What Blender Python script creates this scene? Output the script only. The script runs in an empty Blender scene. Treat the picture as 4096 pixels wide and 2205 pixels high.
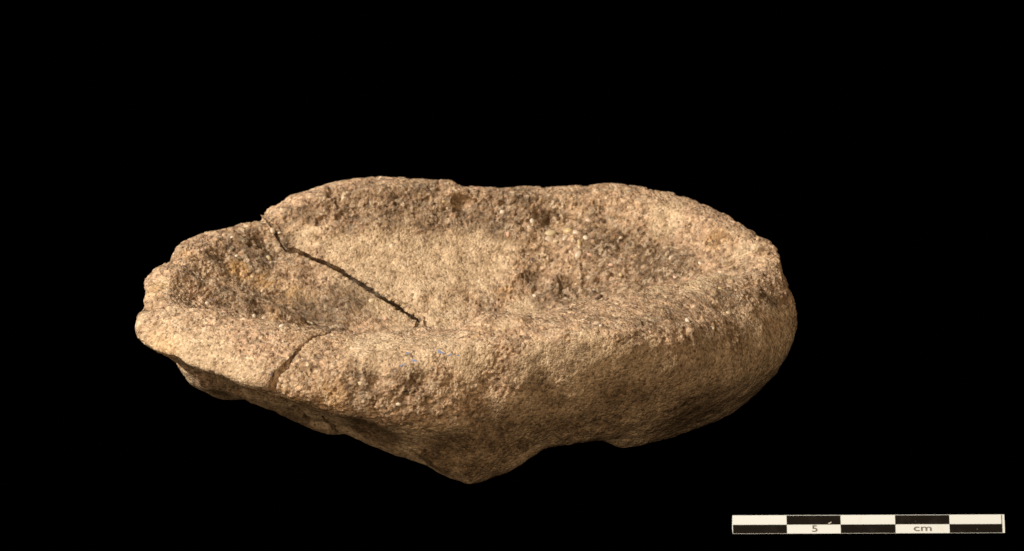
import bpy, bmesh, math
import numpy as np
from mathutils import Vector, Matrix

# ------------------------------------------------------------------ camera, world, lamps
sc = bpy.context.scene
col = sc.collection
CM = 0.01

world = bpy.data.worlds.new('World')
sc.world = world
world.use_nodes = True
world.node_tree.nodes['Background'].inputs[0].default_value = (0, 0, 0, 1)
world.node_tree.nodes['Background'].inputs[1].default_value = 0.0

cd = bpy.data.cameras.new('camera')
cam = bpy.data.objects.new('camera', cd)
col.objects.link(cam)
cam.location = (0.0, -74.1747 * CM, 33.1688 * CM)
cam.rotation_euler = (math.radians(90 - 22), 0, 0)
cd.sensor_width = 36.0
cd.lens = 36.0 * 207.0 * 80.0 / 4096.0
cd.clip_start = 0.02
cd.clip_end = 20.0
cd.dof.use_dof = True
cd.dof.focus_distance = 0.792
cd.dof.aperture_fstop = 34.0
sc.camera = cam

def lamp(name, loc, aim, size, power, color):
    ld = bpy.data.lights.new(name, 'AREA')
    ld.shape = 'DISK'; ld.size = size; ld.energy = power; ld.color = color
    o = bpy.data.objects.new(name, ld); col.objects.link(o)
    o.location = loc
    o.rotation_euler = (Vector(aim) - Vector(loc)).to_track_quat('-Z', 'Y').to_euler()
    return o

lamp('key_softbox', (-0.63, -0.13, 0.61), (-0.01, 0.0, 0.02), 0.22, 14.2, (1.0, 0.965, 0.90))
lamp('fill_softbox', (0.12, -0.85, 0.62), (0.0, 0.0, 0.02), 0.60, 6.0, (1.0, 0.78, 0.53))
lamp('underside_fill', (-0.80, -0.55, 0.09), (0.0, 0.0, 0.01), 0.18, 2.1, (1.0, 0.80, 0.55))  # unseen lamp, added low down to brighten the underside

sc.view_settings.view_transform = 'Standard'
sc.view_settings.look = 'None'
sc.view_settings.exposure = 0.0
sc.view_settings.gamma = 1.0
sc.view_settings.use_curve_mapping = False
sc.render.film_transparent = False

# ------------------------------------------------------------------ helpers
def link(name, mesh, parent=None, mat=None):
    o = bpy.data.objects.new(name, mesh); col.objects.link(o)
    if parent is not None: o.parent = parent
    if mat is not None: mesh.materials.clear(); mesh.materials.append(mat)
    return o

def tag(o, label, cat):
    o['label'] = label; o['category'] = cat

class NT:
    """small node-tree helper"""
    def __init__(self, name):
        self.m = bpy.data.materials.new(name); self.m.use_nodes = True
        self.t = self.m.node_tree
        self.b = self.t.nodes['Principled BSDF']
    def n(self, kind, **kw):
        x = self.t.nodes.new(kind)
        for k, v in kw.items():
            if k.startswith('i_'):
                x.inputs[k[2:].replace('_', ' ')].default_value = v
            else: setattr(x, k, v)
        return x
    def l(self, a, b): self.t.links.new(a, b)
    def noise(self, vec, scale, detail=4, rough=0.6):
        x = self.n('ShaderNodeTexNoise', i_Scale=scale, i_Detail=detail, i_Roughness=rough)
        self.l(vec, x.inputs['Vector']); return x.outputs['Fac']
    def ramp(self, fac, *stops):
        r = self.n('ShaderNodeValToRGB'); e = r.color_ramp.elements
        while len(e) < len(stops): e.new(0.5)
        for el, (p, c) in zip(e, stops):
            el.position = p; el.color = (*c, 1) if len(c) == 3 else c
        self.l(fac, r.inputs[0]); return r.outputs[0]
    def mix(self, fac, a, b, mode='MIX'):
        x = self.n('ShaderNodeMix', data_type='RGBA', blend_type=mode)
        for s, v in ((0, fac), (6, a), (7, b)):
            if hasattr(v, 'is_linked'): self.l(v, x.inputs[s])
            else: x.inputs[s].default_value = v if s == 0 else (*v, 1)
        return x.outputs[2]
    def math(self, op, a, b=None, c=None, clamp=False):
        x = self.n('ShaderNodeMath', operation=op, use_clamp=clamp)
        for s, v in enumerate((a, b, c)):
            if v is None: continue
            if hasattr(v, 'is_linked'): self.l(v, x.inputs[s])
            else: x.inputs[s].default_value = v
        return x.outputs[0]

# ------------------------------------------------------------------ shape tables (centimetres; loops are azimuth, radius, height)
CEN = (-0.9, 0.4)
FLOOR_Z = 1.2
LOOPS = [
    # inner crest of the rim
    [(6.1, 5.64, 2.81), (10.9, 5.84, 2.98), (17.3, 5.72, 3.11), (24.9, 5.45, 3.25), (36.1, 5.10, 3.36), (48.3, 4.55, 3.39), (68.0, 3.78, 3.35),
     (95.7, 3.52, 3.46), (119.0, 3.83, 3.57), (135.1, 4.39, 3.42), (145.2, 4.81, 3.08), (150.0, 5.01, 3.07), (158.2, 5.39, 2.94), (168.8, 5.65, 2.90),
     (178.0, 5.82, 2.81), (189.0, 5.75, 2.84), (198.4, 5.07, 3.00), (210.3, 4.16, 2.92), (222.1, 3.43, 2.83), (249.2, 2.25, 2.78), (266.1, 2.00, 2.73),
     (273.0, 1.95, 2.94), (280.1, 1.93, 3.07), (292.0, 2.05, 3.07), (302.2, 2.24, 2.99), (316.1, 2.45, 3.10), (329.1, 2.73, 3.15), (346.1, 3.76, 3.18),
     (357.6, 4.79, 3.16)],
    # outer crest of the rim
    [(2.8, 6.06, 2.88), (7.5, 6.17, 2.94), (11.1, 6.24, 3.05), (14.9, 6.23, 3.12), (20.1, 6.10, 3.09), (27.1, 5.93, 3.21), (32.7, 5.74, 3.22),
     (38.5, 5.62, 3.32), (42.3, 5.49, 3.34), (47.7, 5.27, 3.34), (52.9, 5.02, 3.38), (57.1, 4.82, 3.34), (64.4, 4.55, 3.26), (70.6, 4.35, 3.34),
     (77.7, 4.20, 3.34), (83.7, 4.12, 3.28), (92.2, 4.10, 3.32), (94.2, 4.11, 3.44), (101.9, 4.14, 3.49), (111.4, 4.29, 3.53), (120.4, 4.52, 3.53),
     (129.3, 4.84, 3.46), (135.8, 5.09, 3.29), (138.4, 5.19, 3.23), (140.3, 5.25, 3.21), (141.4, 5.29, 3.14), (143.1, 5.25, 2.95), (144.6, 5.36, 3.02),
     (148.2, 5.51, 3.03), (151.2, 5.60, 2.94), (155.8, 5.85, 2.94), (161.5, 5.98, 2.96), (166.9, 5.96, 2.84), (173.4, 6.12, 2.80), (179.1, 6.15, 2.75),
     (187.6, 6.08, 2.78), (193.1, 6.19, 2.77), (200.0, 5.86, 2.78), (210.9, 5.26, 2.77), (222.1, 4.77, 2.68), (233.5, 4.36, 2.60), (244.6, 3.87, 2.70),
     (265.7, 3.43, 2.90), (281.6, 3.37, 3.00), (299.4, 3.75, 3.11), (314.0, 4.34, 3.10), (328.3, 4.95, 2.93), (343.9, 5.42, 2.70), (356.1, 5.91, 2.80)],
    # widest line of the outer wall
    [(3.6, 6.35, 2.57), (20.0, 6.09, 2.54), (32.7, 5.72, 2.67), (45.5, 5.34, 2.79), (58.2, 4.76, 2.78), (70.9, 4.32, 2.79), (83.6, 4.11, 2.73),
     (96.4, 4.10, 2.90), (109.1, 4.24, 2.97), (121.8, 4.55, 2.97), (134.5, 5.02, 2.77), (147.3, 5.45, 2.47), (160.0, 5.92, 2.41), (170.8, 6.26, 2.73),
     (175.4, 6.29, 2.63), (180.0, 6.22, 2.58), (185.4, 6.32, 2.56), (190.7, 6.47, 2.55), (195.2, 6.50, 2.48), (200.2, 6.37, 2.46), (206.5, 6.05, 2.41),
     (216.4, 5.57, 2.36), (225.8, 5.16, 2.31), (236.5, 4.68, 2.06), (247.3, 4.28, 1.86), (259.5, 3.97, 1.76), (276.8, 3.71, 1.99), (294.8, 3.84, 2.21),
     (312.6, 4.46, 2.28), (328.0, 5.25, 2.06), (344.5, 5.97, 1.73), (353.6, 6.31, 1.89), (359.1, 6.46, 2.36)],
    # lower outer wall
    [(0.0, 6.29, 1.47), (18.0, 5.40, 1.00), (31.4, 5.03, 1.00), (44.7, 4.64, 1.00), (58.1, 4.04, 1.00), (71.5, 3.58, 1.00), (84.8, 3.37, 1.00),
     (98.2, 3.38, 1.00), (111.5, 3.55, 1.00), (124.9, 3.94, 1.00), (138.3, 4.44, 1.00), (151.6, 4.88, 1.00), (165.0, 5.22, 1.00), (179.0, 5.98, 1.96),
     (185.7, 6.05, 1.88), (189.8, 5.89, 1.79), (194.2, 5.51, 1.72), (201.9, 4.95, 1.67), (213.6, 4.33, 1.60), (226.1, 3.82, 1.35), (242.2, 3.62, 1.23),
     (261.7, 3.49, 0.89), (273.3, 3.56, 0.67), (285.0, 3.52, 0.86), (297.6, 3.50, 0.94), (317.4, 4.14, 0.91), (337.2, 4.89, 0.76), (352.0, 5.73, 0.91)],
    # edge of the underside
    [(18.0, 4.25, 0.12), (30.9, 3.90, 0.12), (43.8, 3.53, 0.12), (56.7, 2.94, 0.12), (69.6, 2.48, 0.12), (82.5, 2.24, 0.12), (95.5, 2.22, 0.12),
     (108.4, 2.35, 0.12), (121.3, 2.65, 0.12), (134.2, 3.13, 0.12), (147.1, 3.56, 0.12), (160.0, 4.04, 0.12), (175.0, 5.72, 0.88), (176.9, 5.56, 0.74),
     (178.9, 5.33, 0.53), (181.2, 4.98, 0.51), (184.9, 4.70, 0.64), (192.7, 4.56, 0.95), (198.6, 4.39, 0.94), (205.1, 4.01, 0.90), (211.6, 3.63, 0.69),
     (217.8, 3.27, 0.55), (225.2, 3.10, 0.64), (229.1, 3.04, 0.59), (239.8, 2.89, 0.42), (255.4, 2.89, 0.28), (264.0, 3.02, 0.10), (271.7, 3.10, 0.03),
     (282.1, 3.17, 0.21), (290.9, 3.21, 0.48), (297.2, 3.15, 0.61), (304.6, 3.16, 0.60), (311.1, 3.32, 0.68), (316.7, 3.50, 0.64), (323.5, 3.70, 0.36),
     (332.0, 4.05, 0.31), (348.3, 4.93, 0.44), (357.8, 5.30, 0.27)],
]
RELIEF = [
    (-6.9, 1.02, 2.82, 0.22, 0.08), (-6.66, 0.8, 2.83, 0.22, 0.08), (-6.49, 0.86, 2.77, 0.22, 0.08), (-6.3, 0.88, 2.67, 0.22, 0.08), (-6.11, 0.89, 2.59, 0.22, 0.08), (-5.91, 0.95, 2.52, 0.22, 0.08),
    (-5.72, 0.95, 2.43, 0.22, 0.08), (-5.52, 0.94, 2.35, 0.22, 0.08), (-5.34, 0.99, 2.29, 0.22, 0.08), (-5.14, 0.99, 2.21, 0.22, 0.08), (-4.9, 1, 2.12, 0.22, 0.08), (-4.67, 1, 2.03, 0.22, 0.08),
    (-4.4, 1.01, 1.94, 0.22, 0.08), (-4.16, 1, 1.86, 0.22, 0.08), (-5.42, 1.85, 2.53, 0.34, -0.055), (-5.17, 1.74, 2.4, 0.34, -0.055), (-4.94, 1.63, 2.28, 0.34, -0.055), (-4.73, 1.62, 2.2, 0.34, -0.055),
    (-4.57, 1.58, 2.13, 0.34, -0.055), (-4.38, 1.49, 2.04, 0.34, -0.055), (-4.19, 1.46, 1.97, 0.34, -0.055), (-3.99, 1.36, 1.88, 0.34, -0.055), (-3.8, 1.24, 1.8, 0.34, -0.055), (-6.98, -0.35, 2.76, 0.19, -0.2),
    (-6.68, 1.77, 2.87, 0.17, -0.1), (-4.7, 2.71, 2.75, 0.22, -0.1), (-4.94, 2.91, 2.97, 0.29, -0.08), (-5.71, 2.3, 2.82, 0.29, -0.06), (-6.16, 2.11, 2.94, 0.22, 0.05), (-1, 3.73, 3.21, 0.2, -0.16),
    (-1.37, 3.66, 3.19, 0.09, -0.1), (-1.81, 3.73, 3.3, 0.14, -0.06), (-3.25, 3.57, 3.36, 0.19, -0.05), (0.61, 3.71, 3.13, 0.34, -0.09), (0.77, 3.53, 2.94, 0.34, -0.09), (0.96, 3.46, 2.88, 0.34, -0.09),
    (1.87, 2.94, 2.62, 0.43, -0.045), (2.12, 2.8, 2.58, 0.43, -0.045), (2.35, 2.61, 2.53, 0.43, -0.045), (2.55, 2.5, 2.54, 0.43, -0.045), (2.75, 2.37, 2.54, 0.43, -0.045), (4.09, 2.32, 3.03, 0.15, -0.1),
    (2.91, 2.8, 2.84, 0.17, -0.07), (2.55, 3.2, 2.98, 0.22, 0.06), (2.28, 3.45, 3.1, 0.29, 0.05), (-4, 3.03, 2.88, 0.14, 0.028), (-3.83, 3.07, 2.91, 0.14, 0.028), (-3.67, 3.07, 2.91, 0.14, 0.028),
    (-3.48, 3.12, 2.93, 0.14, 0.028), (-3.33, 3.17, 2.95, 0.14, 0.028), (-3.16, 3.19, 2.95, 0.14, 0.028), (-2.98, 3.23, 2.97, 0.14, 0.028), (-2.85, 3.24, 2.97, 0.14, 0.028), (-2.7, 3.24, 2.97, 0.14, 0.028),
    (-2.53, 3.24, 2.97, 0.14, 0.028), (-2.4, 3.26, 2.96, 0.14, 0.028), (-2.25, 3.29, 2.95, 0.14, 0.028), (-2.09, 3.29, 2.91, 0.14, 0.028), (-1.92, 3.32, 2.9, 0.14, 0.028), (-1.76, 3.34, 2.89, 0.14, 0.028),
    (-1.6, 3.35, 2.89, 0.14, 0.028), (-1.42, 3.36, 2.88, 0.14, 0.028), (-1.25, 3.33, 2.85, 0.14, 0.028), (-1.09, 3.34, 2.84, 0.14, 0.028), (-0.92, 3.37, 2.83, 0.14, 0.028), (-0.76, 3.36, 2.79, 0.14, 0.028),
    (-0.56, 3.38, 2.78, 0.14, 0.028), (-0.44, 3.39, 2.78, 0.14, 0.028), (-0.24, 3.39, 2.78, 0.14, 0.028), (-0.08, 3.35, 2.75, 0.14, 0.028), (0.08, 3.34, 2.76, 0.14, 0.028), (0.24, 3.32, 2.76, 0.14, 0.028),
    (0.41, 3.33, 2.76, 0.14, 0.028), (-1.63, 2.02, 1.83, 0.14, -0.06), (0.4, 2.56, 2.11, 0.29, -0.06), (-1.79, 2.1, 1.92, 0.22, 0.04), (-1.96, 1.69, 1.65, 0.12, -0.02), (-1.82, 1.7, 1.65, 0.12, -0.02),
    (-1.66, 1.75, 1.68, 0.12, -0.02), (-1.55, 1.81, 1.69, 0.12, -0.02), (-1.39, 1.83, 1.69, 0.12, -0.02), (-1.23, 1.88, 1.71, 0.12, -0.02), (-1.08, 1.93, 1.73, 0.12, -0.02), (-0.95, 1.99, 1.75, 0.12, -0.02),
    (-0.8, 2.05, 1.77, 0.12, -0.02), (-0.67, 2.1, 1.79, 0.12, -0.02), (-2.54, -3.38, 2.44, 0.16, -0.16), (-1.67, -3.4, 2.43, 0.19, -0.1), (-2.93, -3.52, 2.16, 0.14, -0.07), (-2.31, -3.53, 2.12, 0.14, -0.06),
    (-3.24, -3.45, 2.3, 0.14, -0.05), (-2, -3.53, 2.05, 0.14, -0.05), (-0.82, -3.35, 2.25, 0.19, -0.02), (-1.34, -3.33, 2.53, 0.19, 0.06), (-0.7, -3.25, 2.53, 0.17, 0.02), (-0.33, -3.29, 1.81, 0.22, 0.015),
    (-0.18, -3.27, 1.96, 0.22, 0.015), (-0.04, -3.25, 2.08, 0.22, 0.015), (0.12, -3.22, 2.19, 0.22, 0.015), (0.23, -3.19, 2.34, 0.22, 0.015), (-1.71, -2.87, 0.76, 0.13, 0.05), (-1.44, -2.83, 0.49, 0.13, 0.05),
    (-1.2, -3.18, 0.98, 0.22, -0.05), (-1.07, -3.12, 0.79, 0.22, -0.05), (-3.83, -1.84, 0.92, 0.11, -0.06), (-3.63, -1.93, 0.92, 0.11, -0.06), (-3.44, -2, 0.91, 0.11, -0.06), (-3.16, -2.22, 0.97, 0.11, -0.06),
    (-3.55, -3.49, 2.06, 0.14, -0.04), (-4.51, -1.75, 1.3, 0.14, 0.04), (3.95, -0.96, 2.92, 0.12, -0.06), (4.33, -0.87, 2.81, 0.17, -0.05), (-0.4, -2.14, 3.16, 0.27, 0.07), (0.15, -2.32, 3.2, 0.22, 0.05),
    (-1.19, -2.24, 2.92, 0.19, -0.05), (-5.95, -0.43, 1.1, 0.27, 0.12), (-5.23, -1.3, 1.31, 0.14, -0.12), (-6.36, -2.19, 2.32, 0.14, -0.1), (-4.12, -3.1, 1.94, 0.07, -0.07), (-4.12, -3.1, 1.94, 0.07, -0.07),
    (-4.02, -3.09, 1.89, 0.07, -0.07), (-4.12, -1.93, 1.25, 0.07, -0.07), (-4.08, -1.91, 1.21, 0.07, -0.07), (-4.05, -1.89, 1.15, 0.07, -0.07), (-4.01, -1.88, 1.1, 0.07, -0.07), (-3.94, -1.85, 1.01, 0.07, -0.07),
    (-3.9, -1.84, 0.96, 0.07, -0.07), (-3.87, -1.81, 0.91, 0.07, -0.07), (2.73, -0.8, 3.19, 0.19, -0.05), (2.96, -0.6, 3.19, 0.19, -0.05), (3.17, -0.5, 3.19, 0.19, -0.05), (3.39, -0.38, 3.18, 0.19, -0.05),
    (3.64, -0.25, 3.17, 0.19, -0.05), (3.86, -0.11, 3.16, 0.19, -0.05), (4.07, 0.04, 3.14, 0.19, -0.05), (4.31, 0.24, 3.1, 0.19, -0.05), (-0.73, -1.18, 2.55, 0.3, -0.05), (-0.65, -1.16, 2.6, 0.3, -0.077),
    (-0.56, -1.16, 2.62, 0.3, -0.1), (-0.46, -1.17, 2.62, 0.3, -0.1), (-0.37, -1.17, 2.62, 0.3, -0.1), (-0.27, -1.16, 2.62, 0.3, -0.1), (-0.16, -1.17, 2.6, 0.3, -0.1), (-0.05, -1.17, 2.57, 0.3, -0.1),
    (0.06, -1.16, 2.54, 0.3, -0.1), (0.17, -1.14, 2.56, 0.3, -0.1), (0.28, -1.11, 2.58, 0.3, -0.1), (0.38, -1.07, 2.61, 0.3, -0.1), (0.49, -1.02, 2.63, 0.3, -0.1), (0.6, -0.97, 2.65, 0.3, -0.1),
    (0.72, -0.92, 2.67, 0.3, -0.1), (0.84, -0.86, 2.68, 0.3, -0.1), (0.95, -0.79, 2.7, 0.3, -0.1), (1.1, -0.74, 2.71, 0.3, -0.1), (1.3, -0.69, 2.71, 0.3, -0.1), (1.51, -0.63, 2.72, 0.3, -0.1),
    (1.71, -0.55, 2.72, 0.3, -0.1), (1.91, -0.45, 2.73, 0.3, -0.085), (2.11, -0.33, 2.73, 0.3, -0.064), (2.38, -0.2, 2.73, 0.3, -0.043), (-0.44, -2.03, 3.16, 0.24, 0.05), (0.18, -2.23, 3.2, 0.22, 0.05),
]
FINE_PATCHES = [
    (-5.88, -2.34, 2.64, 0.63, 0.8), (-5.14, -2.91, 2.51, 0.43, 0.7), (-6.45, -1.86, 2.68, 0.43, 0.7), (-7.13, -0.93, 2.66, 0.29, 0.6), (-7.06, 0.11, 2.73, 0.24, 0.6), (-6.77, -1.9, 2.45, 0.34, 0.6),
    (4.99, -0.21, 2.7, 0.53, 0.6), (4.53, -0.99, 2.62, 0.53, 0.6), (5.3, -0.34, 2.14, 0.39, 0.9), (-6.14, -2.21, 2.62, 0.68, 0.65), (-5.39, -2.69, 2.58, 0.53, 0.55), (-4.91, -3.09, 2.43, 0.43, 0.5),
    (-4.11, -3.29, 2.43, 0.29, 0.5), (-6.51, -1.62, 2.74, 0.43, 0.5), (-2.23, 2.42, 2.17, 1.21, 1), (-3.33, 2.77, 2.59, 0.58, 1), (-0.76, 2.93, 2.4, 0.87, 0.9), (-1.35, 1.84, 1.69, 0.53, 0.8),
    (0.28, 1.95, 1.73, 0.39, 0.8), (-4.19, 2.87, 2.72, 0.34, 0.9), (-2.62, 2.71, 2.44, 0.77, 1), (-1.44, 2.8, 2.37, 0.77, 1), (-0.12, -2.43, 3.17, 0.29, 0.8), (3.16, 3.09, 3.11, 0.43, 1),
    (3.52, -0.17, 3.18, 0.43, 0.9), (2.86, -0.52, 3.19, 0.29, 0.9), (4.08, 0.27, 3.12, 0.39, 0.8), (4.5, 1.73, 2.92, 0.34, 0.7), (2.62, -2.64, 1.65, 1.35, 1), (3.8, -2.2, 1.95, 0.97, 1),
    (4.79, -1.21, 2.03, 0.68, 1), (0.49, -2.96, 1.25, 1.16, 1), (-0.8, -3.08, 0.57, 0.97, 1), (1.39, -3.04, 2.64, 0.58, 1), (0.46, -3.13, 2.6, 0.58, 0.9), (4.06, -1.69, 1.32, 0.97, 1),
    (5.35, -0.05, 2.38, 0.29, 0.7), (1.89, -2.71, 1.27, 1.35, 1), (2.83, -2.71, 2.38, 0.63, 0.9), (2.1, -2.9, 2.46, 0.63, 0.9), (4.02, -1.99, 2.32, 0.53, 0.8), (-1.62, -3.15, 1.09, 0.58, 0.8),
    (-2.58, -2.67, 2.82, 0.72, 0.7), (-1.4, -2.68, 2.94, 0.63, 0.7), (-1.85, -3.15, 2.78, 0.53, 0.6), (-0.7, -3.1, 2.84, 0.53, 0.7), (-3.74, -2.64, 2.76, 0.39, 0.4), (-6.81, 0.42, 2.82, 0.29, 0.8),
    (-4.2, 1.76, 2.06, 0.34, 0.6), (-3.78, 1.46, 1.84, 0.39, 0.5), (-6.49, -1, 2.89, 0.29, 0.5), (-6.26, 1.47, 2.81, 0.19, 0.4), (-4.72, -1.87, 2.93, 0.29, 0.4), (-6.79, -1.53, 2.67, 0.39, 0.4),
    (-2.59, -2.03, 2.83, 0.43, 0.6), (-6.05, -0.05, 0.94, 0.43, 0.6), (-4.53, -1.55, 1.05, 0.43, 0.7), (-3.32, -2.02, 0.88, 0.43, 0.7),
]
OCHRE_PATCHES = [
    (-5.39, 1.98, 2.57, 0.27, 1), (-4.91, 1.89, 2.35, 0.34, 0.6), (-4.32, 1.72, 2.08, 0.34, 0.6), (-6.92, 0.34, 2.8, 0.29, 0.5), (-6.44, 1.75, 2.92, 0.17, 0.5), (-0.48, 3.49, 2.88, 0.1, 0.4),
    (-3.39, -3.5, 2.18, 0.29, 0.5), (-0.13, 2.28, 1.93, 0.19, 0.5), (4.09, 2.32, 3.03, 0.29, 0.5), (-6.68, -1.91, 2.54, 0.39, 0.4), (-4.04, -3.28, 2.01, 0.29, 0.5), (-4.66, 0.79, 1.99, 0.19, 0.4),
]
STAIN_SHADE_PATCHES = [  # brown stains, plus shade painted into the hollow and lower right wall
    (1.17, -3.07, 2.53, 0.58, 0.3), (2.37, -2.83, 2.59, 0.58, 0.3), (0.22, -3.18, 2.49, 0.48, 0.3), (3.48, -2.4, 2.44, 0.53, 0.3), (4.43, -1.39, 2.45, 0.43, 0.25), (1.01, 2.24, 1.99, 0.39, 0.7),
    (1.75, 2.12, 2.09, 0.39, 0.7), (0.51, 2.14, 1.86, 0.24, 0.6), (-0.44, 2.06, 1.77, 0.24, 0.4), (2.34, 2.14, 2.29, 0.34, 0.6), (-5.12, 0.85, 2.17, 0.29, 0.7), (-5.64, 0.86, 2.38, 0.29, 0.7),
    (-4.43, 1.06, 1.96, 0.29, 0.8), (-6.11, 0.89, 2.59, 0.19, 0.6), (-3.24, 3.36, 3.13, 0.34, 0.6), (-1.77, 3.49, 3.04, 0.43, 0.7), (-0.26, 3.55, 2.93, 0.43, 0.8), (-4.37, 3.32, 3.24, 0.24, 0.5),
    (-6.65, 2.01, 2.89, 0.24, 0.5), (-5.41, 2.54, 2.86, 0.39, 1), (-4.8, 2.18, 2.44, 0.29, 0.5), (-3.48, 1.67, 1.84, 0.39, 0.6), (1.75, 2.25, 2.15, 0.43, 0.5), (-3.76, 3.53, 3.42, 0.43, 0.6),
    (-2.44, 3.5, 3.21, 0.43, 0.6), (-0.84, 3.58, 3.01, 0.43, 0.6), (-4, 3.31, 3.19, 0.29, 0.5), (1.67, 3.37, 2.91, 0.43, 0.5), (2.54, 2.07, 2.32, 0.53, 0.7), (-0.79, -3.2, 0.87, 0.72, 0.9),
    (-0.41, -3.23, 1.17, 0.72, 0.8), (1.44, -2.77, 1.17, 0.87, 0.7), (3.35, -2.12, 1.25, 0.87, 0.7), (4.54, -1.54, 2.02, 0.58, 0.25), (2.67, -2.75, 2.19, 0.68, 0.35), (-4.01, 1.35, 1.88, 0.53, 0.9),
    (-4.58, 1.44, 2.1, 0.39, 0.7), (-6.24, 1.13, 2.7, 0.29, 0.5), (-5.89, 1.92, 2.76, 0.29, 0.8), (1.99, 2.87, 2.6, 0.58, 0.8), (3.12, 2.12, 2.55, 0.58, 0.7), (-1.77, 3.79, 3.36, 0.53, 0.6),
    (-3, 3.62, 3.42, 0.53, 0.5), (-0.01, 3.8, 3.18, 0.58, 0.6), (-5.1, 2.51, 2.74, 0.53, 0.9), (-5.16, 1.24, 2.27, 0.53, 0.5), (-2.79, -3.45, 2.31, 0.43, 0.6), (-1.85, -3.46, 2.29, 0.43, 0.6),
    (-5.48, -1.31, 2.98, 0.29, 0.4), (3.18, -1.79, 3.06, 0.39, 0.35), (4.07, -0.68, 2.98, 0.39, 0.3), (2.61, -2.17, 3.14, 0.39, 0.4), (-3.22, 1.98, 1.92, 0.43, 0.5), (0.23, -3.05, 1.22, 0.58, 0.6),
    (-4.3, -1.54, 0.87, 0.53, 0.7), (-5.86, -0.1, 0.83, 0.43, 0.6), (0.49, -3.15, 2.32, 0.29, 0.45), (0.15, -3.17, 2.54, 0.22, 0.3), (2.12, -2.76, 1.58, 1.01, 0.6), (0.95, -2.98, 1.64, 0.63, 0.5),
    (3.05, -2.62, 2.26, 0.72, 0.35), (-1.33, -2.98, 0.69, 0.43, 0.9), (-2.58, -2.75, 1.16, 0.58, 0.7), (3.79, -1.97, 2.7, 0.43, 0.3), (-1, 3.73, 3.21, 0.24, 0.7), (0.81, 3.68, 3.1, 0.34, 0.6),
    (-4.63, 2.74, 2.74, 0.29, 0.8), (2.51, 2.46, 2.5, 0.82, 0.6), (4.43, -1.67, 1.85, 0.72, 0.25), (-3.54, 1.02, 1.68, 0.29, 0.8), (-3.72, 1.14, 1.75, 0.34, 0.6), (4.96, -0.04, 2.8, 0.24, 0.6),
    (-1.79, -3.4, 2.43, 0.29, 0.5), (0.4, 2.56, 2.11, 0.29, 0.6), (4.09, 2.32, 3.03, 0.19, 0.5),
]
CRACK_KEYS = [
    (-5.45, 4.7, 2.9), (-4.79, 3.08, 3.03), (-4.54, 2.81, 2.75), (-4.1, 2.71, 2.57), (-3.51, 2.52, 2.35), (-3.04, 2.29, 2.14), (-2.57, 2.05, 1.94), (-2.14, 1.81, 1.74),
    (-1.87, 1.65, 1.63), (-1.76, 1.45, 1.3), (-1.68, 1, 1.15), (-1.65, 0.5, 1.1), (-1.9, -0.4, 1.2), (-2.6, -1.3, 1.9), (-3.3, -1.8, 2.6), (-3.81, -2.31, 2.83),
    (-4.01, -2.69, 2.74), (-4.19, -2.98, 2.62), (-4.39, -3.2, 2.47), (-4.48, -3.3, 2.27), (-5, -4.2, 2),
]
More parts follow.
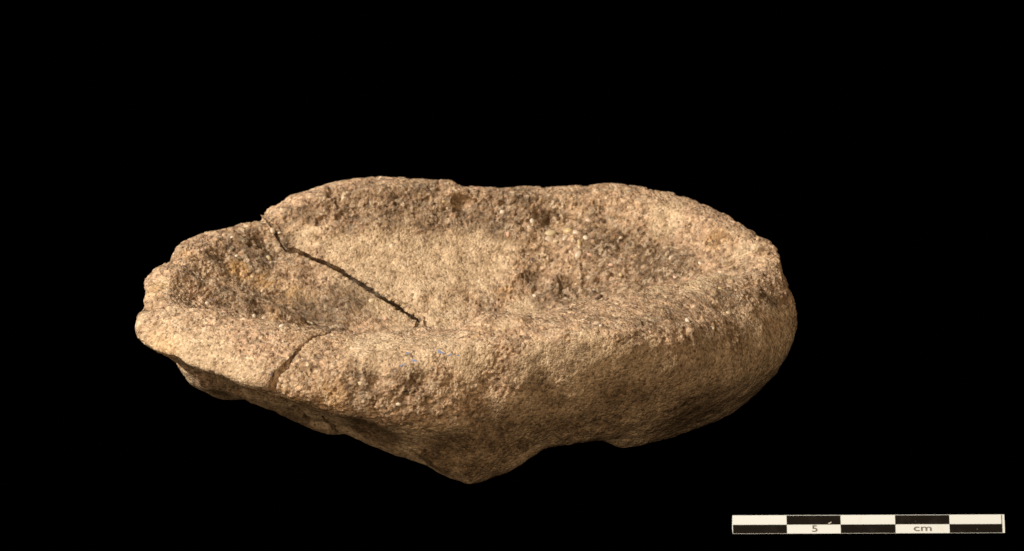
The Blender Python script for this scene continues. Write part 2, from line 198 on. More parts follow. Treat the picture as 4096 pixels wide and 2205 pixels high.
PEBBLES = [
    (0.84, 3.4, 2.82, 0.106, 'cream'), (1.03, 3.49, 2.91, 0.101, 'honey'), (0.45, 3.55, 2.98, 0.063, 'white'), (0.75, 3.3, 2.73, 0.097, 'grey'), (1.28, 3.34, 2.81, 0.077, 'grey'), (1.35, 3.14, 2.66, 0.058, 'honey'),
    (1.55, 2.89, 2.51, 0.053, 'pink'), (1.32, 2.88, 2.46, 0.082, 'grey'), (0.4, 2.25, 1.91, 0.043, 'white'), (-0.72, 4.15, 3.43, 0.072, 'pink'), (3.64, -0.39, 3.15, 0.043, 'cream'), (4.17, -0.95, 2.84, 0.068, 'cream'),
    (3.33, -1.77, 3.02, 0.058, 'white'), (4.01, -0.35, 3.08, 0.058, 'honey'), (3.69, -0.64, 3.08, 0.048, 'grey'), (2.36, -1.54, 3.21, 0.043, 'dark'), (-0.18, 3.71, 3.09, 0.058, 'white'), (0.34, 3.45, 2.89, 0.048, 'grey'),
    (1.07, 3.25, 2.71, 0.068, 'grey'), (1.48, 3.19, 2.73, 0.053, 'white'), (0.88, 3.23, 2.68, 0.048, 'cream'), (3.84, -1.7, 2.82, 0.034, 'cream'), (2.6, -2.49, 3.07, 0.034, 'pink'), (-5.92, 0.49, 2.45, 0.063, 'white'),
    (-4.35, -1.84, 2.92, 0.068, 'white'), (-3.97, 1.1, 1.82, 0.053, 'cream'), (-3.92, 1.12, 1.81, 0.043, 'white'), (-4.03, -1.88, 2.89, 0.039, 'grey'), (-4.85, 0.67, 2.04, 0.058, 'grey'), (-5.04, 0.62, 2.1, 0.048, 'white'),
    (-5.28, 1.55, 2.4, 0.043, 'white'), (-5.45, 2.32, 2.73, 0.048, 'white'), (-4.81, 2.47, 2.63, 0.068, 'cream'), (-2.78, 1.97, 1.88, 0.068, 'cream'), (-2.51, 1.62, 1.64, 0.043, 'pink'), (-5.6, 2.63, 2.99, 0.039, 'white'),
    (-4.76, 3.02, 2.97, 0.072, 'grey'), (-4.67, 3.01, 2.93, 0.043, 'white'), (-2.82, -3.39, 2.4, 0.058, 'cream'), (-2.11, -3.55, 2.01, 0.048, 'white'), (-5.48, -1.31, 2.98, 0.058, 'pink'), (2.15, 2.36, 2.33, 0.048, 'honey'),
    (3.72, 1.98, 2.69, 0.039, 'white'), (3.9, 1.84, 2.7, 0.043, 'pink'), (3.23, 1.8, 2.43, 0.048, 'pink'), (2.93, -0.94, 3.16, 0.048, 'cream'), (1.66, -2.54, 3.21, 0.039, 'white'), (2.62, -1.1, 3.18, 0.058, 'grey'),
    (3.27, -0.63, 3.16, 0.063, 'grey'), (1.99, -1.39, 3.22, 0.043, 'cream'), (-1.37, 3.75, 3.29, 0.039, 'honey'), (3.12, 2.31, 2.65, 0.058, 'grey'), (1.95, 2.64, 2.43, 0.048, 'pink'), (-5.16, 1.24, 2.27, 0.043, 'cream'),
    (-5.78, 1.36, 2.56, 0.043, 'grey'), (-4.89, 1.65, 2.27, 0.048, 'grey'), (0.79, -2.32, 3.2, 0.043, 'cream'), (1.34, -2.2, 3.23, 0.039, 'white'), (4.35, -0.5, 2.94, 0.043, 'grey'), (2.84, -1.67, 3.14, 0.039, 'honey'),
]
FLECKS = [
    (-1.95, -3, 2.84, 0.043, 30), (-1.82, -3.19, 2.76, 0.053, -10), (-2.09, -3.23, 2.69, 0.048, 5), (-2.02, -3.23, 2.7, 0.029, 40), (-1.34, -3.07, 2.87, 0.063, -35), (-1.21, -2.72, 2.96, 0.034, 20),
    (-1.15, -3.1, 2.84, 0.043, 10), (-1, -3.11, 2.84, 0.029, 0), (-1.44, -2.91, 2.92, 0.029, 0), (-1.83, -3.08, 2.83, 0.024, 20), (-2.31, -3.2, 2.68, 0.024, 0), (-5.86, 0.65, 2.43, 0.029, 30),
    (-5.92, -1.09, 2.98, 0.024, 0),
]

def periodic(keys, phi, sig):
    a = np.array([k[0] for k in keys], float)
    out = []
    for c in (1, 2):
        b = np.array([k[c] for k in keys], float)
        aa = np.concatenate([a - 360, a, a + 360]); bb = np.concatenate([b, b, b])
        y = np.interp(phi, aa, bb)
        n = len(phi); k = np.fft.rfftfreq(n, 1.0 / n)
        g = np.exp(-0.5 * (k * 2 * math.pi * sig / 360.0) ** 2)
        out.append(np.fft.irfft(np.fft.rfft(y) * g, n))
    return out

def base_surface(nphi, rows):
    """closed lathe-like skin: floor of the bowl, rim, outer wall, underside"""
    phi = np.arange(nphi) * 360.0 / nphi
    ca, sa = np.cos(np.radians(phi)), np.sin(np.radians(phi))
    sig = (0.9, 0.8, 1.5, 2.0, 0.7)
    R = [periodic(L, phi, s) for L, s in zip(LOOPS, sig)]
    prof = []
    fl = FLOOR_Z
    r4, z4 = R[0]
    prof.append((np.zeros(nphi), np.full(nphi, fl)))
    steep = 1.75 + 1.0 * np.exp(-((phi - 285) / 55.0) ** 2)      # the near wall of the hollow is the steepest
    for rho in (0.28, 0.58, 0.84, 0.95):
        prof.append((r4 * rho, fl + (z4 - fl) * rho ** steep))
    for r, z in R:
        prof.append((r, z))
    r8, z8 = R[4]
    prof.append((r8 * 0.62, np.clip(z8 + 0.10, 0.25, 0.75) * 0.5 + 0.24))
    prof.append((r8 * 0.25, np.full(nphi, 0.50)))
    prof.append((np.zeros(nphi), np.full(nphi, 0.52)))
    Pt = np.array([[CEN[0] + r * ca, CEN[1] + r * sa, z] for r, z in prof])   # K,3,n
    Pt = np.concatenate([2 * Pt[:1] - Pt[1:2], Pt, 2 * Pt[-1:] - Pt[-2:-1]])
    out = []
    for i in range(len(prof) - 1):
        p0, p1, p2, p3 = Pt[i:i + 4]
        d = lambda a, b: np.maximum(np.sqrt(((a - b) ** 2).sum(0)), 1e-4) ** 0.5
        t0 = 0; t1 = d(p0, p1); t2 = t1 + d(p1, p2); t3 = t2 + d(p2, p3)
        last = (i == len(prof) - 2)
        for j in range(rows[i] + (1 if last else 0)):
            t = t1 + (t2 - t1) * (j / rows[i])
            A1 = (t1 - t) / t1 * p0 + t / t1 * p1
            A2 = (t2 - t) / (t2 - t1) * p1 + (t - t1) / (t2 - t1) * p2
            A3 = (t3 - t) / (t3 - t2) * p2 + (t - t2) / (t3 - t2) * p3
            B1 = (t2 - t) / t2 * A1 + t / t2 * A2
            B2 = (t3 - t) / (t3 - t1) * A2 + (t - t1) / (t3 - t1) * A3
            out.append(((t2 - t) / (t2 - t1) * B1 + (t - t1) / (t2 - t1) * B2).T)
    return np.array(out)          # rows, nphi, 3

# ------------------------------------------------------------------ numpy noise
def _h(ix, iy, iz, s):
    n = (ix.astype(np.int64) * 374761393 + iy.astype(np.int64) * 668265263 + iz.astype(np.int64) * 2147483647 + s * 1274126177) & 0xFFFFFFFF
    n = ((n ^ (n >> 13)) * 1274126177) & 0xFFFFFFFF
    n = ((n ^ (n >> 16)) * 2246822519) & 0xFFFFFFFF
    return ((n ^ (n >> 15)) & 0xFFFFFF).astype(np.float32) / 16777215.0

def vnoise(p, s):
    i = np.floor(p); f = (p - i).astype(np.float32); f = f * f * f * (f * (f * 6 - 15) + 10)
    x, y, z = i[:, 0], i[:, 1], i[:, 2]
    r = 0
    for dx in (0, 1):
        wx = f[:, 0] if dx else 1 - f[:, 0]
        for dy in (0, 1):
            wy = f[:, 1] if dy else 1 - f[:, 1]
            for dz in (0, 1):
                wz = f[:, 2] if dz else 1 - f[:, 2]
                r = r + _h(x + dx, y + dy, z + dz, s) * wx * wy * wz
    return r * 2 - 1

def fbm(p, wave, octs, s, gain=0.5):
    r = 0; a = 1.0; t = 0; q = p / wave
    for o in range(octs):
        r = r + a * vnoise(q + 7.3 * o, s + o); t += a; a *= gain; q = q * 2.03
    return r / t * 1.6

def worley(p, size, s):
    """nearest feature distance (in cells) and a random number of that cell"""
    q = p / size
    i = np.floor(q); f = (q - i).astype(np.float32)
    best = np.full(len(p), 9.0, np.float32); cid = np.zeros(len(p), np.float32)
    for dx in (-1, 0, 1):
        for dy in (-1, 0, 1):
            for dz in (-1, 0, 1):
                a, b, c = i[:, 0] + dx, i[:, 1] + dy, i[:, 2] + dz
                h1 = _h(a, b, c, s)
                d = (dx + h1 - f[:, 0]) ** 2 + (dy + _h(a, b, c, s + 1) - f[:, 1]) ** 2 + (dz + _h(a, b, c, s + 2) - f[:, 2]) ** 2
                m = d < best
                best = np.where(m, d, best); cid = np.where(m, h1, cid)
    return np.sqrt(best), cid

def sstep(a, b, x):
    t = np.clip((x - a) / (b - a), 0, 1); return t * t * (3 - 2 * t)

def patches(P, L):
    r = np.zeros(len(P), np.float32)
    for x, y, z, rad, w in L:
        d2 = ((P - np.array((x, y, z))) ** 2).sum(1) / (rad * rad)
        r = np.maximum(r, w * np.exp(-0.9 * d2 * d2))
    return r

# ------------------------------------------------------------------ stone materials
def stone_material():
    N = NT('weathered_sandstone')
    tc = N.n('ShaderNodeTexCoord'); mp = N.n('ShaderNodeMapping')
    mp.inputs['Scale'].default_value = (100, 100, 100)
    N.l(tc.outputs['Object'], mp.inputs['Vector']); v = mp.outputs['Vector']
    at = lambda n: N.n('ShaderNodeAttribute', attribute_name=n).outputs['Fac']
    fine, ochre, stain_shade = at('fine'), at('ochre'), at('stain_shade')
    big = N.noise(v, 0.9, 5, 0.62); mid = N.noise(v, 4.0, 5, 0.65); sml = N.noise(v, 16.0, 4, 0.7); spk = N.noise(v, 34.0, 3, 0.7)
    buff = N.ramp(mid, (0.30, (0.37, 0.252, 0.143)), (0.52, (0.50, 0.358, 0.222)), (0.72, (0.61, 0.455, 0.300)))
    rough = N.ramp(mid, (0.28, (0.155, 0.094, 0.048)), (0.48, (0.345, 0.222, 0.126)), (0.70, (0.54, 0.380, 0.240)))
    rough = N.mix(N.ramp(big, (0.42, (0, 0, 0)), (0.66, (0.55, 0.55, 0.55))), rough, (0.48, 0.31, 0.195))
    base = N.mix(N.math('MULTIPLY', fine, N.math('ADD', mid, 0.48, clamp=True)), rough, buff)
    base = N.mix(N.math('MULTIPLY', ochre, 0.75), base, N.mix(mid, (0.40, 0.20, 0.06), (0.62, 0.38, 0.14)))
    base = N.mix(N.math('MULTIPLY', stain_shade, N.ramp(mid, (0.30, (0.45, 0.45, 0.45)), (0.52, (1, 1, 1)))), base, N.mix(N.ramp(sml, (0.38, (0, 0, 0)), (0.62, (1, 1, 1))), (0.062, 0.036, 0.016), (0.215, 0.138, 0.076)))  # dark brown for stains and for the painted shade
    # single sand grains: every cell has its own tone
    vo = N.n('ShaderNodeTexVoronoi', i_Scale=11.0); N.l(v, vo.inputs['Vector'])
    sep = N.n('ShaderNodeSeparateColor'); N.l(vo.outputs['Color'], sep.inputs[0])
    hue = N.ramp(sep.outputs[1], (0.0, (0.54, 0.42, 0.29)), (0.35, (0.44, 0.35, 0.25)), (0.5, (0.55, 0.35, 0.23)), (0.8, (0.30, 0.20, 0.13)), (1.0, (0.68, 0.55, 0.40)))
    pick = N.math('MULTIPLY', N.ramp(sep.outputs[2], (0.50, (0, 0, 0)), (0.65, (0.45, 0.45, 0.45))), N.math('MULTIPLY_ADD', fine, -0.75, 0.9))
    base = N.mix(pick, base, hue)
    g1 = N.ramp(sep.outputs[0], (0.0, (0.45, 0.42, 0.39)), (0.25, (0.84, 0.82, 0.81)), (0.70, (1.05, 1.05, 1.05)), (1.0, (1.28, 1.28, 1.28)))
    gm = N.math('MULTIPLY_ADD', fine, -0.55, 0.72)
    base = N.mix(gm, base, N.mix(1.0, base, g1, 'MULTIPLY'))
    vo2 = N.n('ShaderNodeTexVoronoi', i_Scale=22.0); N.l(v, vo2.inputs['Vector'])
    sep2 = N.n('ShaderNodeSeparateColor'); N.l(vo2.outputs['Color'], sep2.inputs[0])
    g2 = N.ramp(sep2.outputs[1], (0.0, (0.30, 0.25, 0.21)), (0.20, (0.79, 0.77, 0.73)), (0.65, (1.06, 1.06, 1.06)), (1.0, (1.32, 1.32, 1.30)))
    base = N.mix(0.8, base, N.mix(1.0, base, g2, 'MULTIPLY'))
    mot = N.noise(v, 9.5, 5, 0.72)
    base = N.mix(N.math('MULTIPLY_ADD', stain_shade, 0.35, 0.55, clamp=True), base, N.mix(1.0, base, N.ramp(mot, (0.34, (0.42, 0.38, 0.33)), (0.47, (0.92, 0.91, 0.90)), (0.66, (1.22, 1.22, 1.21))), 'MULTIPLY'))
    # dark mineral specks
    base = N.mix(N.ramp(spk, (0.30, (0.75, 0.75, 0.75)), (0.40, (0, 0, 0))), base, (0.10, 0.066, 0.036))
    N.l(base, N.b.inputs['Base Color'])
    N.b.inputs['Roughness'].default_value = 0.88
    N.b.inputs['Specular IOR Level'].default_value = 0.25
    h = N.math('ADD', N.math('MULTIPLY', sml, 0.7), N.math('MULTIPLY', spk, 0.45))
    h = N.math('SUBTRACT', h, N.math('MULTIPLY', vo2.outputs['Distance'], 0.5))
    bp = N.n('ShaderNodeBump', i_Strength=0.85, i_Distance=0.00040); N.l(h, bp.inputs['Height'])
    N.l(bp.outputs[0], N.b.inputs['Normal'])
    return N.m

def pebble_material(name, c1, c2, rough):
    N = NT(name)
    tc = N.n('ShaderNodeTexCoord')
    oi = N.n('ShaderNodeObjectInfo')
    nz = N.noise(tc.outputs['Object'], 900.0, 3, 0.6)
    f = N.math('MULTIPLY_ADD', oi.outputs['Random'], 0.6, N.math('MULTIPLY', nz, 0.4))
    N.l(N.mix(f, c1, c2), N.b.inputs['Base Color'])
    N.b.inputs['Roughness'].default_value = rough
    N.b.inputs['Specular IOR Level'].default_value = 0.4
    return N.m

STONE = stone_material()

# ------------------------------------------------------------------ backdrop
N = NT('black_velvet')
N.b.inputs['Base Color'].default_value = (0, 0, 0, 1)
N.b.inputs['Specular IOR Level'].default_value = 0.0
N.b.inputs['Roughness'].default_value = 1.0
# velvet nap: its colour is black through and through
nap = N.noise(N.n('ShaderNodeTexCoord').outputs['Object'], 400.0, 2, 0.5)
bpn = N.n('ShaderNodeBump', i_Strength=0.3, i_Distance=0.0003); N.l(nap, bpn.inputs['Height']); N.l(bpn.outputs[0], N.b.inputs['Normal'])
bm = bmesh.new()
pr = [(-1.0, 0.0), (0.55, 0.0), (0.62, 0.01), (0.68, 0.05), (0.71, 0.12), (0.72, 0.9)]
rowv = [[bm.verts.new((x, y, z)) for x in (-1.2, 1.2)] for y, z in pr]
for a, b in zip(rowv, rowv[1:]): bm.faces.new((a[0], a[1], b[1], b[0]))
me = bpy.data.meshes.new('black_ground'); bm.to_mesh(me); bm.free()
g = link('ground', me, None, N.m); g['kind'] = 'structure'

# ------------------------------------------------------------------ the broken stone bowl
NPHI, ROWS = 1760, [26, 56, 72, 62, 26, 86, 74, 78, 60, 20, 8, 6]
G = base_surface(NPHI, ROWS)

def skin_mesh(G, name):
    R_ = len(G)
    V = np.concatenate([G[:1, 0], G[1:-1].reshape(-1, 3), G[-1:, 0]])
    n = NPHI; k = R_ - 2
    j = np.arange(n); jn = (j + 1) % n
    idx = lambda r, c: 1 + r * n + c
    tris = [np.stack([np.zeros(n, int), idx(0, j), idx(0, jn)], 1)]
    for r in range(k - 1):
        a, b, c, d = idx(r, j), idx(r, jn), idx(r + 1, jn), idx(r + 1, j)
        tris += [np.stack([a, d, c], 1), np.stack([a, c, b], 1)]
    tris.append(np.stack([np.full(n, len(V) - 1), idx(k - 1, jn), idx(k - 1, j)], 1))
    T = np.concatenate(tris)
    return tri_mesh(name, V, T)

def tri_mesh(name, V, T):
    me = bpy.data.meshes.new(name)
    me.vertices.add(len(V)); me.vertices.foreach_set('co', np.asarray(V, np.float32).ravel())
    me.loops.add(T.size); me.loops.foreach_set('vertex_index', T.astype(np.int32).ravel())
    me.polygons.add(len(T)); me.polygons.foreach_set('loop_start', np.arange(0, T.size, 3, dtype=np.int32))
    me.update(calc_edges=True); me.validate()
    return me

base = bpy.data.objects.new('base', skin_mesh(G, 'base')); col.objects.link(base)

# the crack in plan, resampled
K = np.array(CRACK_KEYS, float)[:, :2]; KZ = np.array(CRACK_KEYS, float)[:, 2]
s_ = np.concatenate([[0], np.cumsum(np.hypot(*np.diff(K, axis=0).T))])
def resample(step):
    t = np.arange(0, s_[-1], step)
    k = np.array([np.interp(t, s_, K[:, 0]), np.interp(t, s_, K[:, 1])]).T
    w = int(0.25 / step) | 1
    ker = np.hanning(w + 2)[1:-1]; ker /= ker.sum()
    pad = np.concatenate([np.repeat(k[:1], w // 2, 0), k, np.repeat(k[-1:], w // 2, 0)])
    return t, np.array([np.convolve(pad[:, c], ker, 'valid') for c in (0, 1)]).T
ct, cp = resample(0.04)
ctan = np.gradient(cp, axis=0); ctan /= np.linalg.norm(ctan, axis=1)[:, None]
cnor = np.stack([ctan[:, 1], -ctan[:, 0]], 1)     # right-hand normal of the walk

def block(name, side):
    """everything on one side of the crack surface, as a closed solid"""
    zs = np.arange(-0.6, 4.6, 0.06)
    V = []
    for z in zs:
        q = np.column_stack([cp, np.full(len(cp), z)])
        wob = 0.05 * fbm(q, 0.7, 3, 11) + 0.022 * fbm(q, 0.14, 2, 17)
        gap = np.interp(ct, GAP_T, GAP_W) * 0.5 * (0.85 + 0.45 * fbm(q, 0.35, 3, 29) * (ct > 2.6))
        lean = np.interp(ct, LEAN_T, LEAN_W) * np.clip(np.interp(ct, s_, KZ) - z, -0.3, 1.2)   # the larger piece overhangs
        off = wob - side * gap - lean
        V.append(np.column_stack([cp + cnor * off[:, None], q[:, 2]]))
    V = np.array(V); nz, nt = V.shape[:2]
    far = [(-12.0, cp[-1, 1]), (-12.0, cp[0, 1])] if side < 0 else [(12.0, -9.0), (12.0, 9.0)]
    bm = bmesh.new()
    vs = [[bm.verts.new(p) for p in row] for row in V]
    for a, b in zip(vs, vs[1:]):
        for i in range(nt - 1): bm.faces.new((a[i], a[i + 1], b[i + 1], b[i]))
    caps = []
    for row, z in ((vs[0], zs[0]), (vs[-1], zs[-1])):
        ex = [bm.verts.new((*f, z)) for f in far]
        caps.append(ex); bm.faces.new(row + ex)
    for chain in ([vs[r][-1] for r in range(nz)], ):
        bm.faces.new(chain + [caps[1][0], caps[0][0]])
    bm.faces.new([vs[r][0] for r in range(nz)] + [caps[1][1], caps[0][1]])
    bm.faces.new((caps[0][0], caps[0][1], caps[1][1], caps[1][0]))
    bmesh.ops.triangulate(bm, faces=bm.faces[:])
    bmesh.ops.recalc_face_normals(bm, faces=bm.faces[:])
    me = bpy.data.meshes.new(name); bm.to_mesh(me); bm.free()
    o = bpy.data.objects.new(name, me); col.objects.link(o)
    return o

L_ = s_[-1]
LEAN_T = [0, 1.8, 2.5, 6.6, 7.4, L_]; LEAN_W = [0.15, 0.15, 0.85, 0.85, 0.0, 0.0]
GAP_T = [0, 2.1, 2.6, 3.4, 5.0, 7.0, 10.5, L_ - 2.2, L_ - 1.4, L_ - 0.9, L_]
GAP_W = [-0.08, -0.04, 0.03, 0.09, 0.09, 0.10, 0.05, 0.02, 0.09, 0.16, 0.20]

def cut(side, name):
    b = block('cutter', side)
    md = base.modifiers.new('cut', 'BOOLEAN'); md.operation = 'INTERSECT'; md.object = b
    md.solver = 'MANIFOLD'
    dg = bpy.context.evaluated_depsgraph_get()
    me = bpy.data.meshes.new_from_object(base.evaluated_get(dg))
    base.modifiers.clear(); me.name = name
    bm_ = b.data; bpy.data.objects.remove(b); bpy.data.meshes.remove(bm_)
    return me

def crack_dist(P):
    d = np.full(len(P), 9.0)
    near = np.ones(len(P), bool)
    ii = np.nonzero(near)[0]
    for c in range(0, len(ii), 60000):
        k = ii[c:c + 60000]
        dd = ((P[k, None, 0] - cp[None, 55::3, 0]) ** 2 + (P[k, None, 1] - cp[None, 55::3, 1]) ** 2)
        d[k] = np.sqrt(dd.min(1))
    return d

def weather(me, sink):
    """macro relief, pits and sand grains pressed into the mesh itself"""
    n = len(me.vertices)
    P = np.empty(n * 3, np.float32); me.vertices.foreach_get('co', P); P = P.reshape(-1, 3).astype(np.float64)
    for it in range(2):
        Nn = np.empty(n * 3, np.float32); me.vertex_normals.foreach_get('vector', Nn); Nn = Nn.reshape(-1, 3)
        if it == 0:
            d = 0.04 * fbm(P, 1.7, 3, 3) + 0.03 * fbm(P, 0.55, 3, 5)
            for x, y, z, rad, amp in RELIEF:
                q = ((P - np.array((x, y, z))) ** 2).sum(1) / (rad * rad)
                d += amp * np.exp(-q)
            cdist = crack_dist(P)
            d -= 0.045 * np.exp(-(cdist / 0.07) ** 2)
            if sink:
                q = ((P - np.array((-4.6, 3.2, 2.7))) ** 2).sum(1)
                P[:, 2] -= 0.10 * np.exp(-q / 1.2)
            P += Nn * d[:, None]
            me.vertices.foreach_set('co', P.astype(np.float32).ravel()); me.update()
            P0 = P.copy()
        else:
            jit = P0 + 0.12 * np.column_stack([fbm(P0, 0.5, 3, 21), fbm(P0, 0.5, 3, 22), fbm(P0, 0.5, 3, 23)])
            fine = patches(jit + 0.06 * fbm(P0, .2, 2, 31)[:, None], FINE_PATCHES)
            right = sstep(0.2, 1.6, P0[:, 0])
            under = sstep(1.9 + 0.6 * right, 1.2 + 0.75 * right, P0[:, 2] + 0.12 * fbm(P0, 0.5, 3, 44)) * (Nn[:, 2] < 0.5) * (np.hypot(P0[:, 0] - CEN[0], P0[:, 1] - CEN[1]) > 1.5)
            under *= ((P0[:, 1] < -1.2) | (P0[:, 0] > 3.6) | (P0[:, 2] < 1.0))
            fine = np.maximum(fine, (0.75 + 0.25 * right) * under)
            fine = np.clip(fine + 0.24 * fbm(P0, 0.8, 5, 41, 0.62), 0, 1)
            fine = sstep(0.15, 0.85, fine).astype(np.float32)
            co = 1 - fine
            warp = P0 + 0.045 * np.column_stack([fbm(P0, 0.2, 2, 51), fbm(P0, 0.2, 2, 52), fbm(P0, 0.2, 2, 53)])
            f1, c1 = worley(warp, 0.135, 61)
            f2, c2 = worley(P0 + 0.5 * (warp - P0), 0.078, 71)
            f3, c3 = worley(P0, 0.05, 81)
            dome = lambda f: np.sqrt(np.clip(1 - (f / 0.85) ** 2, 0, 1))
            clump = fbm(P0, 0.42, 4, 91, 0.6)
            stn_shd = np.clip(1.35 * patches(jit, STAIN_SHADE_PATCHES), 0, 1)
            loose = co * (0.65 + 1.5 * stn_shd) * sstep(-0.5, 0.5, fbm(P0, 0.6, 3, 97))
            d = co * (0.021 * (dome(f1) - 0.65) * (0.25 + 1.1 * c1) + 0.018 * (dome(f2) - 0.65) * (0.3 + c2))
            d += (0.003 + 0.007 * co) * (dome(f3) - 0.6)
            # hollows where grains have fallen out
            d -= 0.044 * loose * sstep(0.22, 0.62, fbm(P0, 0.26, 3, 101)) + 0.022 * co * sstep(0.30, 0.60, fbm(P0, 0.13, 2, 105))
            d -= sstep(0.60, 0.30, f2) * (c2 > 0.88) * co * 0.040
            d -= sstep(0.6, 0.2, f3) * (c3 > 0.93) * 0.014 * (0.3 + fine)
            d += co * (0.018 + 0.02 * stn_shd) * clump + 0.008 * fbm(P0, 0.14, 2, 95)
            d *= 0.25 + 0.75 * (1 - np.exp(-(cdist / 0.10) ** 2))
            P = P0 + Nn * d[:, None]
            me.vertices.foreach_set('co', (P * CM).astype(np.float32).ravel()); me.update()
    for nm, a in (('fine', fine), ('ochre', patches(jit, OCHRE_PATCHES)), ('stain_shade', np.clip(1.6 * patches(jit, STAIN_SHADE_PATCHES) * (0.85 + 0.5 * fbm(P0, 0.7, 4, 131, 0.6)), 0, 1))):
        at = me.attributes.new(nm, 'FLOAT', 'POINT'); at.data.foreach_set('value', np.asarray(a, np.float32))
    me.polygons.foreach_set('use_smooth', np.ones(len(me.polygons), bool))
    me.update()
    return P, fine

bowl = bpy.data.objects.new('stone_bowl', None); col.objects.link(bowl)
tag(bowl, 'broken shallow sandstone bowl mended from two pieces on black ground', 'stone bowl')
big_me = cut(1, 'large_fragment'); small_me = cut(-1, 'small_fragment')
bme = base.data; bpy.data.objects.remove(base); bpy.data.meshes.remove(bme)
bigP, bigF = weather(big_me, False); smallP, smallF = weather(small_me, True)
big = link('large_fragment', big_me, bowl, STONE); big['label'] = 'large sandstone piece with foot, smooth yellow hollow and outer wall darkened by stain and painted shade'
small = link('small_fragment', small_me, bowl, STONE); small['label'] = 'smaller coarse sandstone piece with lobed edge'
low = min(bigP[:, 2].min(), smallP[:, 2].min())
bowl.location.z = -low * CM
print('LOW', low, len(big_me.polygons), len(small_me.polygons))

# ------------------------------------------------------------------ pebbles and flecks set in the stone
PM = {
    'white': pebble_material('white_quartz', (0.48, 0.39, 0.28), (0.62, 0.52, 0.39), 0.45),
    'cream': pebble_material('cream_quartz', (0.46, 0.35, 0.20), (0.56, 0.44, 0.27), 0.40),
    'honey': pebble_material('honey_quartz', (0.38, 0.26, 0.12), (0.48, 0.34, 0.17), 0.40),
    'grey': pebble_material('grey_quartz', (0.36, 0.26, 0.17), (0.52, 0.40, 0.28), 0.35),
    'pink': pebble_material('pink_feldspar', (0.46, 0.27, 0.18), (0.54, 0.33, 0.22), 0.5),
    'dark': pebble_material('dark_mineral', (0.06, 0.035, 0.03), (0.13, 0.075, 0.055), 0.5),
}
rng = np.random.default_rng(4)
def pebble_mesh(seed):
    bm = bmesh.new(); bmesh.ops.create_icosphere(bm, subdivisions=2, radius=1.0)
    V = np.array([v.co[:] for v in bm.verts])
    d = 1 + 0.16 * fbm(V + 3.1 * seed, 1.1, 2, 200 + seed)
    for v, k in zip(bm.verts, d): v.co *= float(k); v.co.z *= 0.75
    for f in bm.faces: f.smooth = True
    me = bpy.data.meshes.new('pebble'); bm.to_mesh(me); bm.free(); return me
PMESH = {}
for mk in PM:
    for q in range(3):
        me = pebble_mesh(len(PMESH)); me.materials.append(PM[mk]); PMESH[mk, q] = me

big_n = np.empty(len(bigP) * 3, np.float32); big_me.vertex_normals.foreach_get('vector', big_n); big_n = big_n.reshape(-1, 3)
small_n = np.empty(len(smallP) * 3, np.float32); small_me.vertex_normals.foreach_get('vector', small_n); small_n = small_n.reshape(-1, 3)

def nearest(p):
    best = None
    for o, P_, N_ in ((big, bigP, big_n), (small, smallP, small_n)):
        d = ((P_ - p) ** 2).sum(1); i = int(d.argmin())
        if best is None or d[i] < best[0]:
            m = d < 0.006 + d[i]
            nn = N_[m].mean(0); nn /= np.linalg.norm(nn) + 1e-9
            best = (d[i], o, P_[i], nn)
    return best[1:]

def set_in(o_parent, p, nrm, r, kind):
    me = PMESH[kind, int(rng.integers(3))]
    o = bpy.data.objects.new('pebble', me); col.objects.link(o); o.parent = o_parent
    q = Vector(nrm).to_track_quat('Z', 'Y').to_matrix() @ Matrix.Rotation(rng.uniform(0, 6.28), 3, 'Z')
    a = rng.uniform(1.0, 1.35)
    sx = r * CM
    o.matrix_local = Matrix.Translation((Vector(p) - Vector(nrm) * r * 0.25) * CM) @ q.to_4x4() @ Matrix.Diagonal((sx * a, sx / a ** 0.5, sx * 0.8, 1))

for x, y, z, r, kind in PEBBLES:
    o, p, nn = nearest(np.array((x, y, z)))
    set_in(o, p, nn, r * 0.95, kind)
kinds = ['honey', 'grey', 'grey', 'grey', 'pink', 'dark', 'grey', 'honey', 'dark']
for o, P_, N_, F_, cnt in ((big, bigP, big_n, bigF, 150), (small, smallP, small_n, smallF, 75)):
    ok = np.nonzero((F_ < 0.35) & (N_[:, 2] > 0.05) & (P_[:, 2] > 1.3))[0]
    for i in rng.choice(ok, cnt, replace=False):
        m = ((P_[ok] - P_[i]) ** 2).sum(1) < 0.006
        nn = N_[ok][m].mean(0); nn /= np.linalg.norm(nn)
        set_in(o, P_[i] - nn * 0.01, nn, 0.030 + 0.028 * rng.random() ** 2, kinds[int(rng.integers(len(kinds)))])

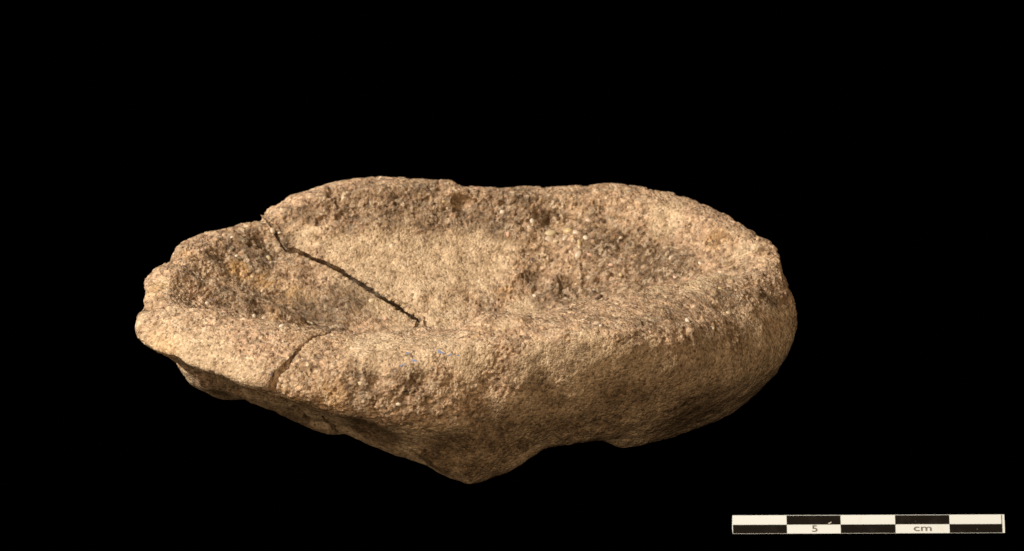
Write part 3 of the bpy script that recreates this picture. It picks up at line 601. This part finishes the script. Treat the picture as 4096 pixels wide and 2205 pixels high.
N = NT('blue_pigment')
tcn = N.n('ShaderNodeTexCoord'); nz = N.noise(tcn.outputs['Object'], 1.5, 4, 0.7)
N.l(N.ramp(nz, (0.35, (0.13, 0.15, 0.22)), (0.6, (0.17, 0.21, 0.33)), (0.75, (0.28, 0.27, 0.28))), N.b.inputs['Base Color'])
N.b.inputs['Roughness'].default_value = 0.8
for k, (x, y, z, r, a) in enumerate(FLECKS):
    o, p, nn = nearest(np.array((x, y, z)))
    bm = bmesh.new()
    ring = []
    for i in range(14):
        t = i / 14 * 2 * math.pi; w = 1 + 0.45 * math.sin(3 * t + k * 1.7) + 0.2 * math.sin(5 * t + k)
        ring.append((1.25 * math.cos(t) * w, 0.5 * math.sin(t) * w))
    lo_ = [bm.verts.new((x_, y_, -0.8)) for x_, y_ in ring]; hi_ = [bm.verts.new((x_ * 0.85, y_ * 0.85, 0.12)) for x_, y_ in ring]
    for i in range(14): bm.faces.new((lo_[i], lo_[(i + 1) % 14], hi_[(i + 1) % 14], hi_[i]))
    c_ = bm.verts.new((0, 0, 0.28))
    for i in range(14): bm.faces.new((hi_[i], hi_[(i + 1) % 14], c_))
    me = bpy.data.meshes.new('pigment_fleck'); bm.to_mesh(me); bm.free()
    f = link('pigment_fleck', me, o, N.m)
    q = Vector(nn).to_track_quat('Z', 'Y').to_matrix() @ Matrix.Rotation(math.radians(a), 3, 'Z')
    f.matrix_local = Matrix.Translation(Vector(p) * CM) @ q.to_4x4() @ Matrix.Diagonal((r * CM, r * CM, 0.012 * CM, 1))

# ------------------------------------------------------------------ scale bar
def bar_material(name, c, dirt, kind):
    N = NT(name)
    tc = N.n('ShaderNodeTexCoord'); mp = N.n('ShaderNodeMapping'); mp.inputs['Scale'].default_value = (100, 100, 100)
    N.l(tc.outputs['Object'], mp.inputs['Vector']); v = mp.outputs['Vector']
    a = N.noise(v, 2.2, 5, 0.65)
    if kind == 'white':
        f = N.ramp(a, (0.60, (0, 0, 0)), (0.80, (0.7, 0.7, 0.7)))
        cc = N.mix(f, c, dirt)
    elif kind == 'ink':
        cc = N.mix(a, c, dirt)
    else:
        f = N.ramp(a, (0.52, (0, 0, 0)), (0.78, (1, 1, 1)))
        cc = N.mix(f, c, dirt)
        s = N.noise(v, 7.0, 2, 0.5)
        cc = N.mix(N.ramp(s, (0.735, (0, 0, 0)), (0.75, (1, 1, 1))), cc, (0.62, 0.58, 0.50))
    N.l(cc, N.b.inputs['Base Color'])
    N.b.inputs['Roughness'].default_value = 0.7; N.b.inputs['Specular IOR Level'].default_value = 0.06
    return N.m
WHITE = bar_material('white_print', (0.665, 0.68, 0.65), (0.58, 0.46, 0.34), 'white')
BLACK = bar_material('black_print', (0.008, 0.006, 0.004), (0.022, 0.019, 0.016), 'black')
INK = bar_material('grey_ink', (0.09, 0.075, 0.065), (0.20, 0.175, 0.15), 'ink')
BL, BR = (4.090, -4.853), (9.138, -4.813)
bar = bpy.data.objects.new('scale_bar', None); col.objects.link(bar)
tag(bar, 'small flat black and white checkered five centimetre scale bar', 'scale bar')
bar.location = (BL[0] * CM, BL[1] * CM, 0)
ux = Vector((BR[0] - BL[0], BR[1] - BL[1], 0)); BW = ux.length; ux.normalize()
SLOPE = math.radians(50)                 # the printed face of the wedge leans back
bar.rotation_euler = (SLOPE, 0, math.atan2(ux.y, ux.x))
BH = 0.352; TH = 0.0

def slab(name, mat, x0, x1, y0, y1, z0, z1, bev=0.004):
    bm = bmesh.new(); bmesh.ops.create_cube(bm, size=1)
    for v in bm.verts:
        v.co = Vector(((x0 if v.co.x < 0 else x1) * CM, (y0 if v.co.y < 0 else y1) * CM, (z0 if v.co.z < 0 else z1) * CM))
    if bev: bmesh.ops.bevel(bm, geom=bm.edges[:], offset=bev * CM, segments=2, affect='EDGES')
    me = bpy.data.meshes.new(name); bm.to_mesh(me); bm.free()
    return link(name, me, bar, mat)

bm = bmesh.new()
sec = [(0.0, 0.0), (BH, 0.0), (BH - 0.03, -0.035), (BH * math.cos(SLOPE) ** 2, -BH * math.cos(SLOPE) * math.sin(SLOPE))]
e0, e1 = ([bm.verts.new((x * CM, y * CM, z * CM)) for y, z in sec] for x in (0, BW))
bm.faces.new(e0[::-1]); bm.faces.new(e1)
for q in range(4): bm.faces.new((e0[q], e0[(q + 1) % 4], e1[(q + 1) % 4], e1[q]))
bmesh.ops.recalc_face_normals(bm, faces=bm.faces[:])
me = bpy.data.meshes.new('body'); bm.to_mesh(me); bm.free(); link('body', me, bar, WHITE)
cxs = [0.006, 0.199 * BW, 0.397 * BW, 0.598 * BW, 0.797 * BW, BW - 0.045]
ym = 0.485 * BH
for i in range(5):
    if i % 2:
        slab('black_segment', BLACK, cxs[i], cxs[i + 1], ym, BH - 0.008, TH - 0.004, TH + 0.003, 0)
    else:
        slab('black_segment', BLACK, cxs[i], cxs[i + 1], 0.006, ym, TH - 0.004, TH + 0.003, 0)
slab('black_segment', INK, BW - 0.06, BW - 0.045, ym + 0.002, BH - 0.008, TH - 0.004, TH + 0.003, 0)

def text(body, cx, cy, size, sx):
    cu = bpy.data.curves.new('t', 'FONT'); cu.body = body; cu.size = size * CM; cu.align_x = 'CENTER'; cu.align_y = 'CENTER'
    cu.extrude = 0.003 * CM
    cu.resolution_u = 4
    o = bpy.data.objects.new('t', cu); col.objects.link(o)
    dg = bpy.context.evaluated_depsgraph_get()
    me = bpy.data.meshes.new_from_object(o.evaluated_get(dg)); me.name = 'printed_text'
    bpy.data.objects.remove(o); bpy.data.curves.remove(cu)
    t = link('printed_text', me, bar)
    me.materials.clear(); me.materials.append(INK)
    t.location = (cx * CM, cy * CM, (TH + 0.004) * CM); t.scale = (sx, 1, 1)
    return t
text('5', 0.301 * BW, 0.25 * BH, 0.175, 1.5)['label'] = 'printed number 5'
text('cm', 0.698 * BW, 0.27 * BH, 0.175, 1.7)['label'] = 'printed letters cm'
